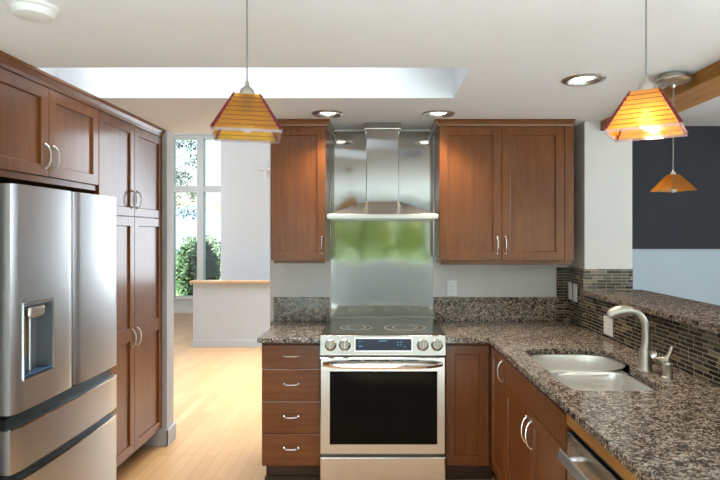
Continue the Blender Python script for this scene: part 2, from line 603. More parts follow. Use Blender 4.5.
# ------------------------------------------------------------------ setting: floors, walls, ceilings
struct('floor', MB().box(-4.7, 5.6, -4.1, 10.9, -0.1, 0.0), 'floor')
CANS = [(-0.346, 3.46), (0.362, 3.46), (1.005, 2.69)]
SKY = [(-1.85, 2.50), (0.405, 2.50), (0.405, 3.057), (-1.85, 3.057)]
struct('ceiling', MB().prism([(-2.35, -4.0), (1.72, -4.0), (1.72, 4.115), (-2.35, 4.115)],
                             [SKY] + [circle(x, y, 0.083) for x, y in CANS], CZ, CZ + 0.09), 'ceiling')
w = MB()
w.box(-1.87, 0.425, 2.48, 2.50, CZ + 0.0905, 3.0).box(-1.87, 0.425, 3.057, 3.077, CZ + 0.0905, 3.0)
w.box(-1.87, -1.85, 2.50, 3.057, CZ + 0.0905, 3.0).box(0.405, 0.425, 2.50, 3.057, CZ + 0.0905, 3.0)
struct('trim_1', w, 'well', label='white painted skylight well')
dm = MB().box(-1.87, 0.425, 2.48, 3.077, 3.0, 3.012)
sw = struct('sun_diffuser', dm, 'frost')  # unseen sheet added to keep direct sun out of the well
sw['label'] = 'unseen frosted sheet added over the ceiling well to diffuse the sun'
struct('wall_range', MB().box(-0.826, 1.71, YW, 4.115, 0, CZ), 'wall')
struct('wall_opening', MB().box(-2.35, -1.587, YW, 4.115, 0, CZ), 'stub', bevel=0.004)
struct('wall_column', MB().box(1.385, 1.71, 3.69, YW, 0, CZ), 'wall')
struct('wall_bar', MB(ROT).box(1.396, 1.52, 1.25, 3.675, 0, 1.148), 'wall')
struct('wall_left', MB().box(-2.45, -2.35, -4.1, 4.115, 0, CZ + 0.09), 'wall')
# rear wall with a wide picture window
w = MB()
w.box(-2.45, -2.3, -4.1, -4.0, 0, CZ + 0.09).box(-1.25, -1.2, -4.1, -4.0, 0, CZ + 0.09).box(-2.3, -1.25, -4.1, -4.0, 2.25, CZ + 0.09)
w.box(1.1, 1.25, -4.1, -4.0, 0, 3.0).box(4.6, 5.6, -4.1, -4.0, 0, 3.0).box(1.25, 4.6, -4.1, -4.0, 2.25, 3.0)
w.box(-1.2, 1.1, -4.1, -4.0, 0, 0.88).box(-1.2, 1.1, -4.1, -4.0, 1.92, CZ + 0.09)
struct('wall_rear', w, 'stub')
def glazed(name, x0, x1, z0, z1, splits):
    wf = MB()
    wf.box(x0, x1, -4.09, -4.02, z0, z0 + 0.05).box(x0, x1, -4.09, -4.02, z1 - 0.05, z1)
    xs = [x0] + [x0 + (x1 - x0) * k / splits - 0.025 for k in range(1, splits)] + [x1 - 0.05]
    for x in xs:
        wf.box(x, x + 0.05, -4.09, -4.02, z0 + 0.05, z1 - 0.05)
    o = struct(name, wf, 'trim')
    pm = MB()
    for a, c in zip(xs[:-1], xs[1:]):
        pm.box(a + 0.05, c, -4.06, -4.054, z0 + 0.05, z1 - 0.05)
    pm.build('pane', 'glass', o)
glazed('window_2', -1.2, 1.1, 0.88, 1.92, 1)
glazed('added_window', -2.3, -1.25, 0.0, 2.25, 1)  # unseen opening added to let sun reach the rear floor
glazed('added_door', 1.25, 4.6, 0.0, 2.25, 3)  # wide glazed opening, also added to admit more sun
struct('bounce_floor', MB().box(-2.35, 5.5, -4.0, 0.35, 0.0, 0.012), 'bounce', label='cream floor sheet added behind the camera to bounce sunlight')  # added unseen reflector sending sunlight up to the ceiling
# dining side
struct('wall_dining', MB().box(1.72, 5.6, 6.52, 6.62, 0, 1.38), 'blue')
struct('wall_dining_upper', MB().box(1.72, 5.6, 6.50, 6.62, 1.38, 2.86), 'slate')
struct('ceiling_dining', MB().box(1.72, 5.6, -4.1, 6.62, 2.86, 2.96), 'white')
struct('wall_dining_side', MB().box(1.6, 1.72, 4.115, 10.9, 0, 4.0), 'white')
struct('wall_dining_right', MB().box(5.5, 5.6, -4.0, 6.5, 0, 2.86), 'white')
struct('wall_header', MB().box(1.72, 1.76, -4.0, 6.5, CZ, 2.86), 'white')
# hall beyond the opening
struct('wall_hall_left', MB().box(-4.75, -4.65, 4.0, 10.9, 0, 4.0), 'white')
struct('wall_hall_near', MB().box(-4.65, -2.35, 4.015, 4.115, 0, 4.0), 'white')
struct('wall_hall_header', MB().box(-2.35, 1.72, 4.115, 4.2, CZ + 0.01, 4.0), 'white')
struct('ceiling_hall', MB().box(-4.75, 1.72, 4.0, 10.9, 4.0, 4.1), 'white')
struct('wall_hall_end', MB().box(-2.48, 1.6, 8.3, 8.42, 0, 4.0), 'hall')
w = MB()
w.box(-4.65, -4.16, 10.7, 10.82, 0, 4.0).box(-2.7, 1.6, 10.7, 10.82, 0, 4.0)
w.box(-4.16, -2.7, 10.7, 10.82, 0, 0.27).box(-4.16, -2.7, 10.7, 10.82, 3.5, 4.0)
struct('wall_window', w, 'white')
wf = MB()
wf.box(-4.16, -4.12, 10.68, 10.8, 0.27, 3.5).box(-3.655, -3.525, 10.66, 10.8, 0.27, 3.5).box(-2.78, -2.7, 10.68, 10.8, 0.27, 3.5)
wf.box(-4.12, -2.78, 10.68, 10.8, 3.44, 3.5).box(-4.12, -2.78, 10.67, 10.8, 2.39, 2.51).box(-4.12, -2.78, 10.64, 10.8, 0.27, 0.33)
win = struct('window_1', wf, 'trim', bevel=0.004)
pm = MB()
for x0, x1 in ((-4.12, -3.655), (-3.525, -2.78)):
    pm.box(x0, x1, 10.745, 10.751, 2.51, 3.44).box(x0, x1, 10.745, 10.751, 0.33, 2.39)
pm.build('pane', 'glass', win)
struct('wall_half', MB().box(-2.607, 1.6, 7.45, 7.57, 0, 0.885), 'half', label='white half wall in the hall')
struct('trim_2', MB().box(-2.645, 1.6, 7.41, 7.61, 0.885, 0.915), 'oak', bevel=0.006, label='pale oak cap on the hall half wall')
b = MB().box(-2.622, 1.6, 7.435, 7.45, 0, 0.10).box(-2.622, -2.607, 7.45, 7.57, 0, 0.10)
struct('baseboard_half', b, 'half', bevel=0.003)
b = MB().box(-1.587, -1.572, 3.97, 4.13, 0, 0.12).box(-1.70, -1.5715, 3.97, 3.985, 0, 0.12)
struct('baseboard_opening', b, 'stub', bevel=0.003)
struct('baseboard_window', MB().box(-4.65, -2.48, 10.685, 10.7, 0, 0.11), 'trim')
# timber beam over the bar opening
struct('ceiling_beam', MB().box(1.492, 1.72, -4.0, 3.69, 2.262, CZ), 'beam', bevel=0.004, label='timber beam along the kitchen ceiling edge')

# ------------------------------------------------------------------ outdoors
struct('lawn', MB().box(-60, 60, -70, -4.4, -0.35, -0.25).box(-60, 60, 11.2, 70, -0.35, -0.25), 'lawn')

def leaves(mb, c, rad, n, size, rng, squash=1.0):
    for _ in range(n):
        while True:
            p = Vector((rng.uniform(-1, 1), rng.uniform(-1, 1), rng.uniform(-1, 1)))
            if p.length < 1:
                break
        p = Vector(c) + Vector((p.x * rad[0], p.y * rad[1], p.z * rad[2]))
        d = Vector((rng.gauss(0, 1), rng.gauss(0, 1), rng.gauss(0, 1))).normalized()
        e = d.orthogonal().normalized()
        s = size * rng.uniform(0.6, 1.3)
        mb.add([p - d * s, p + e * s * 0.45 * squash, p + d * s, p - e * s * 0.45 * squash], [(0, 1, 2, 3)])
    return mb

rng = random.Random(3)
def bush(label, c, rad, n, m, size=0.06):
    t = thing('bush', label, 'bush', (c[0], c[1], -0.25))
    st = MB()
    for k in range(6):
        a = k * 1.05
        st.tube([(c[0], c[1], -0.25), (c[0] + rad[0] * 0.4 * math.cos(a), c[1] + rad[1] * 0.4 * math.sin(a), c[2])], [0.02, 0.008], 6)
    st.build('stem', 'bark', t)
    leaves(MB(), c, rad, n, size, rng).build('foliage', m, t)
bush('dark green leafy bush low outside the tall hall window', (-4.25, 12.4, 0.62), (0.50, 0.5, 0.85), 2600, 'leaf')
bush('yellow green flowering bush above the low dark bush outside', (-4.55, 13.6, 0.95), (0.75, 0.5, 0.6), 1600, 'leaf_pale')
bush('green bush outside beside the window mullion', (-3.30, 12.4, 0.35), (0.36, 0.4, 0.7), 1500, 'leaf')
t = thing('tree', 'sparse dark tree seen through the upper window pane', 'tree', (-6.5, 16.5, -0.25))
tm = MB().tube([(-6.5, 16.5, -0.25), (-6.45, 16.5, 1.6), (-6.4, 16.4, 3.2), (-6.5, 16.5, 5.0)], [0.13, 0.10, 0.07, 0.02], 8)
for k in range(46):
    z = 1.9 + k * 0.07
    a = k * 2.4
    L = 1.15 * (1 - 0.4 * abs(z - 3.4) / 1.8)
    p1 = Vector((-6.45 + 0.5 * L * math.cos(a), 16.5 + 0.5 * L * math.sin(a), z + 0.15))
    p2 = Vector((-6.45 + L * math.cos(a + 0.2), 16.5 + L * math.sin(a + 0.2), z + 0.45))
    tm.tube([(-6.45, 16.5, z - 0.1), p1, p2], [0.016, 0.010, 0.004], 5)
tm.build('trunk', 'bark', t)
fm = MB()
for k in range(26):
    a = k * 2.4
    leaves(fm, (-6.3 + 0.8 * math.cos(a) * (0.5 + 0.5 * ((k * 7) % 5) / 4), 16.5 + 0.7 * math.sin(a), 2.2 + (k % 13) * 0.2), (0.32, 0.3, 0.22), 42, 0.05, rng)
fm.build('foliage', 'leaf_dark', t)
hm = MB()
ridge = [(x, 44 + 3 * math.sin(x * 0.3), 4.2 + 0.9 * math.sin(x * 0.21 + 1) + 0.5 * math.sin(x * 0.7)) for x in range(-60, 61, 2)]
hm.loft([[(x, y - 8, -0.4) for x, y, z in ridge], [(x, y - 2, z * 0.75) for x, y, z in ridge], [(x, y, z) for x, y, z in ridge], [(x, y + 8, -0.4) for x, y, z in ridge]],
        caps=(False, False), closed=False)
struct('hills', hm, 'hill')
hd = MB()
for k in range(16):
    leaves(hd, (-8 + k * 1.05, -17 + rng.uniform(-0.5, 0.5), 1.5), (0.9, 0.8, 2.0), 420, 0.22, rng)
h = hd.build('hedge', 'hedge')
tag(h, 'tall green hedge across the lawn behind the kitchen', 'hedge', kind='stuff')

# ------------------------------------------------------------------ cabinet helpers
def door_mb(o, u, v, n, w, h, tf=None, stile=0.058):
    """Shaker door front whose outer face lies at depth 0 along n, 19 mm thick."""
    return MB(tf).slab(o, u, v, n, w, h, [(0.0, -0.019), (0.0, -0.002), (0.002, 0.0), (stile - 0.003, 0.0), (stile, -0.002), (stile + 0.002, -0.012)])

def two_panel_mb(o, u, v, n, w, h, rail0, rail1, stile=0.058):
    o, u, v, n = Vector(o), Vector(u), Vector(v), Vector(n)
    m = MB()
    def P(a, b, d):
        return o + u * a + v * b + n * d
    # back and edges
    rings = [[P(a, b, d) for a, b in ((i, i), (w - i, i), (w - i, h - i), (i, h - i))] for i, d in ((0, -0.019), (0, -0.002), (0.002, 0))]
    m.loft(rings, caps=(True, False))
    # face frame round two openings
    xs = [0.002, stile, w - stile, w - 0.002]
    ys = [0.002, stile, rail0, rail1, h - stile, h - 0.002]
    for i in range(3):
        for j in range(5):
            if i == 1 and j in (1, 3):
                a0, a1, b0, b1 = xs[1], xs[2], ys[j], ys[j + 1]
                m.loft([[P(a, b, d) for a, b in ((a0 + s, b0 + s), (a1 - s, b0 + s), (a1 - s, b1 - s), (a0 + s, b1 - s))]
                        for s, d in ((0, 0), (0.002, -0.002), (0.004, -0.012))], caps=(False, True))
            else:
                m.add([P(xs[i], ys[j], 0), P(xs[i + 1], ys[j], 0), P(xs[i + 1], ys[j + 1], 0), P(xs[i], ys[j + 1], 0)], [(0, 1, 2, 3)])
    return m

def flat_mb(o, u, v, n, w, h, tf=None):
    return MB(tf).slab(o, u, v, n, w, h, [(0.0, -0.019), (0.0, -0.003), (0.003, 0.0)])

def pull_mb(c, along, n, L=0.11, rise=0.028, tf=None, r=0.0045):
    """Arched bar pull centred at c on a face with normal n."""
    c, a, n = Vector(c), Vector(along).normalized(), Vector(n).normalized()
    pts, rr = [], []
    for k in range(17):
        t = k / 16 * 2 - 1
        pts.append(c + a * (t * L / 2) + n * (rise * (1 - t * t) ** 0.55 - 0.001))
        rr.append(r * (1.25 - 0.35 * (1 - abs(t))))
    m = MB(tf).tube(pts, rr, 8)
    for s in (-1, 1):
        m.lathe([(0.0075, -0.0005), (0.0075, 0.003), (0.005, 0.006)], c + a * (s * L / 2), n, 12)
    return m

def crown_mb(x0, x1, yf, yb, z0, z1, out=0.035, ends=(True, True)):
    """Stepped crown along X facing -Y."""
    prof = [(0, 0), (0.010, 0), (0.013, 0.3), (0.75 * out, 0.72), (out, 0.78), (out, 1.0)]
    m = MB()
    rings = []
    for d, t in prof:
        z = z0 + (z1 - z0) * t
        xa = x0 - (d if ends[0] else 0)
        xb = x1 + (d if ends[1] else 0)
        rings.append([(xa, yf - d, z), (xb, yf - d, z), (xb, yb, z), (xa, yb, z)])
    return m.loft(rings)

X_, Y_, Z_ = Vector((1, 0, 0)), Vector((0, 1, 0)), Vector((0, 0, 1))
FY = -Y_          # cabinet fronts on the range wall face the camera

# ---- upper cabinets on the range wall
UF = 3.635        # door face
t = thing('upper_cabinet', 'narrow cherry upper cabinet beside the hall opening', 'cabinet', (-0.565, YW, 1.36))
MB().box(-0.748, -0.3805, UF + 0.02, YW, 1.395, 2.285).build('body', 'cherry', t, 0.001)
MB().box(-0.735, -0.388, UF + 0.03, YW - 0.005, 1.362, 1.395).build('light_rail', 'cherry_h', t, 0.002)
crown_mb(-0.748, -0.380, UF + 0.005, YW - 0.006, 2.285, CZ - 0.001, 0.03, (False, True)).build('crown', 'cherry_h', t)
d = door_mb((-0.747, UF, 1.383), X_, Z_, FY, 0.366, 0.90).build('door', 'cherry', t)
pull_mb((-0.404, UF, 1.486), Z_, FY).build('handle', 'chrome', d, smooth=True)

t = thing('upper_cabinet', 'wide two-door cherry upper cabinet beside the hood', 'cabinet', (0.83, YW, 1.36))
MB().box(0.386, 1.292, UF + 0.02, YW, 1.395, 2.285).build('body', 'cherry', t, 0.001)
MB().box(0.400, 1.285, UF + 0.03, YW - 0.005, 1.352, 1.395).build('light_rail', 'cherry_h', t, 0.002)
crown_mb(0.386, 1.292, UF + 0.005, YW - 0.006, 2.285, CZ - 0.001, 0.03, (True, False)).build('crown', 'cherry_h', t)
MB().box(1.232, 1.292, UF + 0.003, UF + 0.02, 1.383, 2.285).build('filler', 'cherry', t, 0.001)
for x, hx in ((0.387, 0.776), (0.8085, 0.832)):
    d = door_mb((x, UF, 1.383), X_, Z_, FY, 0.4195, 0.90).build('door', 'cherry', t)
    pull_mb((hx, UF, 1.486), Z_, FY).build('handle', 'chrome', d, smooth=True)

# ---- drawer base
BF = 3.345
t = thing('drawer_cabinet', 'cherry four-drawer base cabinet beside the range', 'cabinet', (-0.563, 3.66, 0))
MB().box(-0.748, -0.380, BF + 0.02, YW, 0.115, 0.889).build('body', 'cherry', t, 0.001)
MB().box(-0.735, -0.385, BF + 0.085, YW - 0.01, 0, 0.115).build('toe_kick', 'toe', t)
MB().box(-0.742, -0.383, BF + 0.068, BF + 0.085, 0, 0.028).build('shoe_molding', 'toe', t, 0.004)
for z0, z1 in ((0.7275, 0.872), (0.5245, 0.7245), (0.3235, 0.5215), (0.133, 0.3205)):
    d = flat_mb((-0.745, BF, z0), X_, Z_, FY, 0.362, z1 - z0).build('drawer', 'cherry_h', t)
    pull_mb((-0.562, BF, (z0 + z1) / 2 + 0.005), X_, FY, 0.088, 0.024).build('handle', 'chrome', d, smooth=True)

# ---- blind corner base right of the range
t = thing('corner_cabinet', 'cherry single-door base cabinet in the corner beside the range', 'cabinet', (0.53, 3.66, 0))
MB().box(0.392, 0.675, BF + 0.02, YW, 0.115, 0.889).build('body', 'cherry', t, 0.001)
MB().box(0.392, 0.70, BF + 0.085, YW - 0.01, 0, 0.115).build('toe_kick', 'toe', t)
door_mb((0.397, BF, 0.128), X_, Z_, FY, 0.266, 0.742, stile=0.056).build('door', 'cherry', t)

# ---- peninsula base run (faces -X)
PF = 0.668
def pen_body(mb, y0, y1, near=0.889, far=0.889):
    mb.box(PF + 0.02, 1.38, y0, y0 + 0.018, 0.115, near).box(PF + 0.02, 1.38, y1 - 0.018, y1, 0.115, far)
    mb.box(PF + 0.02, 1.38, y0 + 0.018, y1 - 0.018, 0.115, 0.133).box(1.362, 1.38, y0 + 0.018, y1 - 0.018, 0.133, 0.889)
    mb.box(PF + 0.02, PF + 0.04, y0 + 0.0, y1 - 0.0, 0.868, 0.889).box(PF + 0.02, PF + 0.04, y0 + 0.018, y1 - 0.018, 0.133, 0.155)
    return mb
t = thing('peninsula_cabinet', 'narrow cherry corner door cabinet between range run and sink', 'cabinet', (1.0, 3.16, 0), tf=ROT)
pen_body(MB(ROT), 2.992, 3.33, near=0.64).build('body', 'cherry', t, 0.001)
MB(ROT).box(PF + 0.085, 1.37, 2.992, 3.33, 0, 0.114).build('toe_kick', 'toe', t)
d = door_mb((PF, 3.328, 0.128), -Y_, Z_, -X_, 0.333, 0.742, ROT, 0.056).build('door', 'cherry', t)
pull_mb((PF, 3.03, 0.79), Z_, -X_, 0.115, tf=ROT).build('handle', 'chrome', d, smooth=True)

t = thing('sink_cabinet', 'cherry sink base cabinet with false front over two doors', 'cabinet', (1.0, 2.52, 0), tf=ROT)
pen_body(MB(ROT), 2.046, 2.99, near=0.64, far=0.64).build('body', 'cherry', t, 0.001)
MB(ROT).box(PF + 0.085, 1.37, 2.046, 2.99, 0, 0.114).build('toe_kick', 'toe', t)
flat_mb((PF, 2.987, 0.738), -Y_, Z_, -X_, 0.934, 0.133, ROT).build('false_front', 'cherry_h', t)
for y, wd, hy in ((2.987, 0.466, 2.552), (2.519, 0.466, 2.486)):
    d = door_mb((PF, y, 0.128), -Y_, Z_, -X_, wd, 0.606, ROT).build('door', 'cherry', t)
    pull_mb((PF, hy, 0.635), Z_, -X_, 0.125, tf=ROT).build('handle', 'chrome', d, smooth=True)

t = thing('dishwasher', 'stainless dishwasher under the peninsula counter beside the sink cabinet', 'dishwasher', (1.0, 1.73, 0), tf=ROT)
MB(ROT).box(PF + 0.03, 1.36, 1.43, 2.03, 0.02, 0.842).build('body', 'fridge_side', t)
MB(ROT).slab((PF - 0.004, 2.026, 0.12), -Y_, Z_, -X_, 0.592, 0.70, [(0, -0.03), (0, -0.004), (0.004, 0)]).build('door', 'steel', t)
MB(ROT).slab((PF + 0.006, 2.026, 0.828), -Y_, Z_, -X_, 0.592, 0.014, [(0, -0.02), (0, -0.003), (0.003, 0)]).build('control_strip', 'black', t)
hb = MB(ROT)
hb.loft([[(PF - 0.055, y, 0.735), (PF - 0.047, y, 0.772), (PF - 0.038, y, 0.770), (PF - 0.042, y, 0.733)] for y in (1.99, 1.47)])
hb.box(PF - 0.05, PF - 0.002, 1.93, 1.95, 0.745, 0.760).box(PF - 0.05, PF - 0.002, 1.51, 1.53, 0.745, 0.760)
hb.build('handle', 'fridge', t, 0.003)
MB(ROT).box(PF + 0.09, 1.36, 1.43, 2.03, 0, 0.10).build('toe_kick', 'black', t)
t = MB(ROT).box(PF + 0.02, 1.38, 1.28, 1.426, 0, 0.889).build('end_panel', 'cherry', None, 0.002)
tag(t, 'cherry end panel closing the near end of the peninsula past the dishwasher', 'panel')
t = MB(ROT).box(PF - 0.004, PF + 0.022, 1.43, 2.03, 0.846, 0.889).build('counter_batten', 'beam', None, 0.001)
tag(t, 'orange wood strip under the granite edge above the dishwasher', 'trim strip')

# ------------------------------------------------------------------ countertops
mb = MB().prism([(-0.768, 3.318), (-0.379, 3.318), (-0.379, YW - 0.001), (-0.822, YW - 0.001), (-0.822, 3.975), (-0.768, 3.90)], [], 0.89, 0.92)
tag(mb.build('countertop', 'granite', None, 0.008, seg=3), 'short speckled brown granite countertop over the drawer cabinet', 'countertop')

def R2(x, y):
    p = ROT @ Vector((x, y, 0))
    return (p.x, p.y)
sink_ctrl = [(0.775, 2.86), (0.790, 2.945), (0.85, 2.985), (1.0, 2.995), (1.115, 2.985), (1.19, 2.93), (1.222, 2.83), (1.218, 2.72),
             (1.185, 2.635), (1.155, 2.56), (1.150, 2.40), (1.145, 2.265), (1.09, 2.21), (0.90, 2.203), (0.81, 2.213), (0.777, 2.27), (0.772, 2.45), (0.772, 2.65)]
def wide(x, y):
    return (0.775 + (x - 0.775) * 1.075, y + 0.02 * (y - 2.2) / 0.8)
sink_ctrl = [wide(x, y) for x, y in sink_ctrl]
SINK = [(p.x, p.y) for p in spline([(x, y, 0) for x, y in sink_ctrl], 6)]
outer = [(0.389, 3.318), (0.655, 3.318), R2(0.658, 3.29), R2(0.658, 1.25), R2(1.385, 1.25), R2(1.385, 3.68), (1.371, YW - 0.001), (0.389, YW - 0.001)]
mb = MB().prism(outer, [SINK], 0.89, 0.92)
tag(mb.build('countertop', 'granite', None, 0.007, seg=3), 'L-shaped speckled granite countertop around the sink and peninsula', 'countertop')

tag(MB().box(-0.795, -0.387, YW - 0.02, YW, 0.92, 1.095).build('granite_backsplash', 'granite', None, 0.003),
    'dark granite splash strip behind the short counter beside the hall opening', 'backsplash')
tag(MB().box(0.379, 1.285, YW - 0.02, YW, 0.92, 1.095).build('granite_backsplash', 'granite', None, 0.003),
    'dark granite splash strip under the outlet beside the steel panel', 'backsplash')
tag(MB(ROT).prism([(1.352, 1.25), (1.775, 1.25), (1.775, 3.66), (1.352, 3.66)], [], 1.15, 1.182).build('bar_top', 'granite', None, 0.007, seg=3),
    'raised granite bar top above the mosaic wall', 'bar top')

mb = MB()
mb.add(*(lambda c: c)(((lambda a: ([Vector((x, y, z)) for z in (0.92, 1.149) for x, y in a], [(0, 3, 2, 1), (4, 5, 6, 7), (0, 1, 5, 4), (1, 2, 6, 5), (2, 3, 7, 6), (3, 0, 4, 7)])))(
    [R2(1.386, 1.25), R2(1.395, 1.25), R2(1.395, 3.67), R2(1.386, 3.67)])))
mb.box(1.372, 1.384, 3.682, YW, 0.92, 1.32)
mb.box(1.372, 1.71, 3.681, 3.69, 1.183, 1.32)
mb.box(1.287, 1.372, YW - 0.011, YW, 0.92, 1.315)
tag(mb.build('mosaic_backsplash', 'mosaic'), 'brown glass mosaic strip tile backsplash along the bar wall', 'backsplash')

# ------------------------------------------------------------------ sink
t = thing('sink', 'double-bowl stainless undermount sink set in the granite counter', 'sink', (0.98, 2.6, 0.70))
def bowl(pts, depth, name):
    cx = sum(p[0] for p in pts) / len(pts)
    cy = sum(p[1] for p in pts) / len(pts)
    rings = []
    for s, z in ((1.03, 0.888), (1.0, 0.886), (0.985, 0.876), (0.97, 0.80), (0.955, depth + 0.05), (0.92, depth + 0.018), (0.84, depth + 0.004), (0.5, depth), (0.12, depth - 0.003)):
        rings.append([(cx + (x - cx) * s, cy + (y - cy) * s, z) for x, y in pts])
    m = MB()
    m.loft(rings, caps=(False, True))
    o = m.build(name, 'sink', t, smooth=True)
    MB().lathe([(0.042, 0.0), (0.042, 0.004), (0.030, 0.004), (0.026, 0.001), (0.006, 0.001)], (cx, cy, depth + 0.0015), (0, 0, 1), 20).build('drain', 'chrome', o, smooth=True)
    return o
big = spline([(0.79, 2.74, 0), (0.79, 2.88, 0), (0.81, 2.955, 0), (0.88, 2.985, 0), (1.0, 2.99, 0), (1.11, 2.98, 0), (1.19, 2.925, 0), (1.215, 2.84, 0), (1.205, 2.75, 0), (1.16, 2.685, 0), (1.08, 2.662, 0), (0.95, 2.658, 0), (0.85, 2.662, 0), (0.80, 2.69, 0)], 5)
small = spline([(0.79, 2.36, 0), (0.80, 2.26, 0), (0.86, 2.215, 0), (0.97, 2.212, 0), (1.07, 2.215, 0), (1.13, 2.26, 0), (1.142, 2.36, 0), (1.142, 2.50, 0), (1.12, 2.59, 0), (1.05, 2.622, 0), (0.95, 2.626, 0), (0.86, 2.62, 0), (0.80, 2.57, 0), (0.79, 2.46, 0)], 5)
bowl([wide(p.x, p.y) for p in big], 0.69, 'large_bowl')
bowl([wide(p.x, p.y) for p in small], 0.71, 'small_bowl')
MB().box(0.775, 1.20, 2.622, 2.684, 0.866, 0.880).build('divider', 'sink', t, 0.004)

# ------------------------------------------------------------------ faucet and soap dispenser
fx, fy = 1.232, 2.530
t = thing('faucet', 'brushed nickel pull-out kitchen faucet at the sink edge', 'faucet', (fx, fy, 0.92))
MB().lathe([(0.035, 0), (0.035, 0.006), (0.030, 0.012), (0.0275, 0.03), (0.027, 0.085), (0.0245, 0.098), (0.018, 0.104)], (fx, fy, 0.92), n=24).build('body', 'nickel', t, smooth=True)
sp = [(0.0, 0.095), (0.006, 0.13), (0.006, 0.175), (0.002, 0.215), (-0.010, 0.245), (-0.030, 0.268), (-0.055, 0.276), (-0.08, 0.277)]
pts = spline([(fx + a, fy + a * -0.05, 0.92 + z) for a, z in sp], 5, closed=False)
MB().tube(pts, [0.0225 - 0.0085 * min(1, k / 22) for k in range(len(pts))], 14).build('spout', 'nickel', t, smooth=True)
hp = [(-0.060, 0.277), (-0.09, 0.279), (-0.122, 0.276), (-0.148, 0.266), (-0.164, 0.250)]
pts = spline([(fx + a, fy + a * -0.05, 0.92 + z) for a, z in hp], 5, closed=False)
rr = [0.015 + 0.0125 * math.sin(PI * min(1, 0.15 + 0.75 * k / (len(pts) - 1))) for k in range(len(pts))]
MB().tube(pts, rr, 14).build('spray_head', 'nickel', t, smooth=True)
MB().lathe([(0.022, 0), (0.025, 0.012), (0.024, 0.028), (0.016, 0.038), (0.004, 0.041)], (fx + 0.022, fy - 0.006, 0.985), (1, -0.25, 0.25), 18).build('lever_hub', 'chrome', t, smooth=True)
lv = spline([(fx + 0.030, fy - 0.012, 0.966), (fx + 0.060, fy - 0.014, 0.962), (fx + 0.088, fy - 0.016, 0.975), (fx + 0.107, fy - 0.016, 1.003), (fx + 0.120, fy - 0.014, 1.036)], 5, closed=False)
MB().tube(lv, [0.0140 - 0.006 * k / (len(lv) - 1) for k in range(len(lv))], 10).build('lever', 'nickel', t, smooth=True)

sx, sy = 1.272, 2.405
t = thing('soap_dispenser', 'small nickel soap dispenser beside the faucet', 'soap dispenser', (sx, sy, 0.92))
MB().lathe([(0.026, 0), (0.026, 0.004), (0.021, 0.008), (0.020, 0.055), (0.022, 0.060), (0.019, 0.070), (0.006, 0.073)], (sx, sy, 0.92), n=20).build('body', 'nickel', t, smooth=True)
MB().tube([(sx, sy, 0.99), (sx, sy, 1.003), (sx - 0.012, sy + 0.012, 1.006), (sx - 0.035, sy + 0.03, 0.999)], [0.007, 0.007, 0.006, 0.004], 10).build('nozzle', 'nickel', t, smooth=True)

# ------------------------------------------------------------------ range
RL, RR = -0.376, 0.386
RC = 0.005
t = thing('range', 'stainless slide-in electric range with black glass oven door', 'range', (RC, 3.62, 0))
MB().box(RL, RR, 3.315, 3.975, 0.06, 0.925).build('body', 'fridge_side', t)
MB().box(RL + 0.03, RR - 0.03, 3.36, 3.95, 0.0, 0.06).build('plinth', 'black', t)
ck = MB().box(RL - 0.003, RR + 0.003, 3.318, 3.972, 0.925, 0.944).build('cooktop', 'cooktop', t, 0.004)
MB().box(RL - 0.002, RR + 0.002, 3.955, 3.976, 0.9435, 0.951).build('rear_trim', 'steel', t, 0.002)
def ring_mb(x, y, r, wd):
    m = MB()
    n = 48
    a = [(x + r * math.cos(2 * PI * k / n), y + r * math.sin(2 * PI * k / n), 0.9446) for k in range(n)]
    c = [(x + (r - wd) * math.cos(2 * PI * k / n), y + (r - wd) * math.sin(2 * PI * k / n), 0.9446) for k in range(n)]
    return m.loft([a, c], caps=(False, False))
for x, r in ((-0.170, 0.105), (0.150, 0.135)):
    m = ring_mb(x, 3.56, r, 0.006)
    m2 = ring_mb(x, 3.56, r * 0.62, 0.005)
    m.add(m2.v, m2.f)
    m.build('burner_ring', 'ring', ck)
# sloped control panel
cp = MB()
sec = [(3.318, 0.944), (3.300, 0.938), (3.272, 0.826), (3.278, 0.820), (3.318, 0.820)]
cp.loft([[(x, y, z) for y, z in sec] for x in (RL - 0.002, RR + 0.002)])
cpo = cp.build('control_panel', 'steel', t, 0.003)
nrm = Vector((0, -0.112, 0.028)).normalized()
upv = Vector((0, 0.028, 0.112)).normalized()
def on_panel(x, z, lift=0.0):
    k = (z - 0.826) / 0.112
    return Vector((x, 3.272 + 0.028 * k, z)) + nrm * lift
MB().slab(on_panel(-0.172, 0.842), X_, upv, nrm, 0.362, 0.090, [(0, -0.003), (0, 0.002), (0.002, 0.004), (0.010, 0.004), (0.011, 0.002)]).build('display_frame', 'chrome', cpo)
ds = MB().slab(on_panel(-0.1605, 0.8535), X_, upv, nrm, 0.339, 0.067, [(0, 0.0015), (0, 0.003)]).build('display', 'display', cpo)
for gx, gz, gw in ((-0.14, 0.903, 0.006), (-0.128, 0.903, 0.006), (-0.02, 0.905, 0.05), (0.09, 0.898, 0.012), (0.11, 0.898, 0.012), (0.09, 0.882, 0.012), (0.112, 0.882, 0.010), (0.135, 0.872, 0.010), (-0.14, 0.875, 0.022)):
    MB().slab(on_panel(gx, gz), X_, upv, nrm, gw, 0.005, [(0, 0.003), (0, 0.0035)]).build('readout', 'glyph', ds)
for x in (-0.313, -0.226, 0.247, 0.334):
    k = MB()
    k.lathe([(0.036, 0.0), (0.036, 0.004), (0.029, 0.008), (0.028, 0.026), (0.026, 0.030), (0.004, 0.0305)], on_panel(x, 0.884), nrm, 28)
    kb = k.build('knob', 'bronze', cpo, smooth=True)
    MB().slab(on_panel(x - 0.005, 0.861), X_, upv, nrm, 0.010, 0.050, [(0, 0.028), (0, 0.038), (0.003, 0.040)]).build('grip', 'nickel', kb)
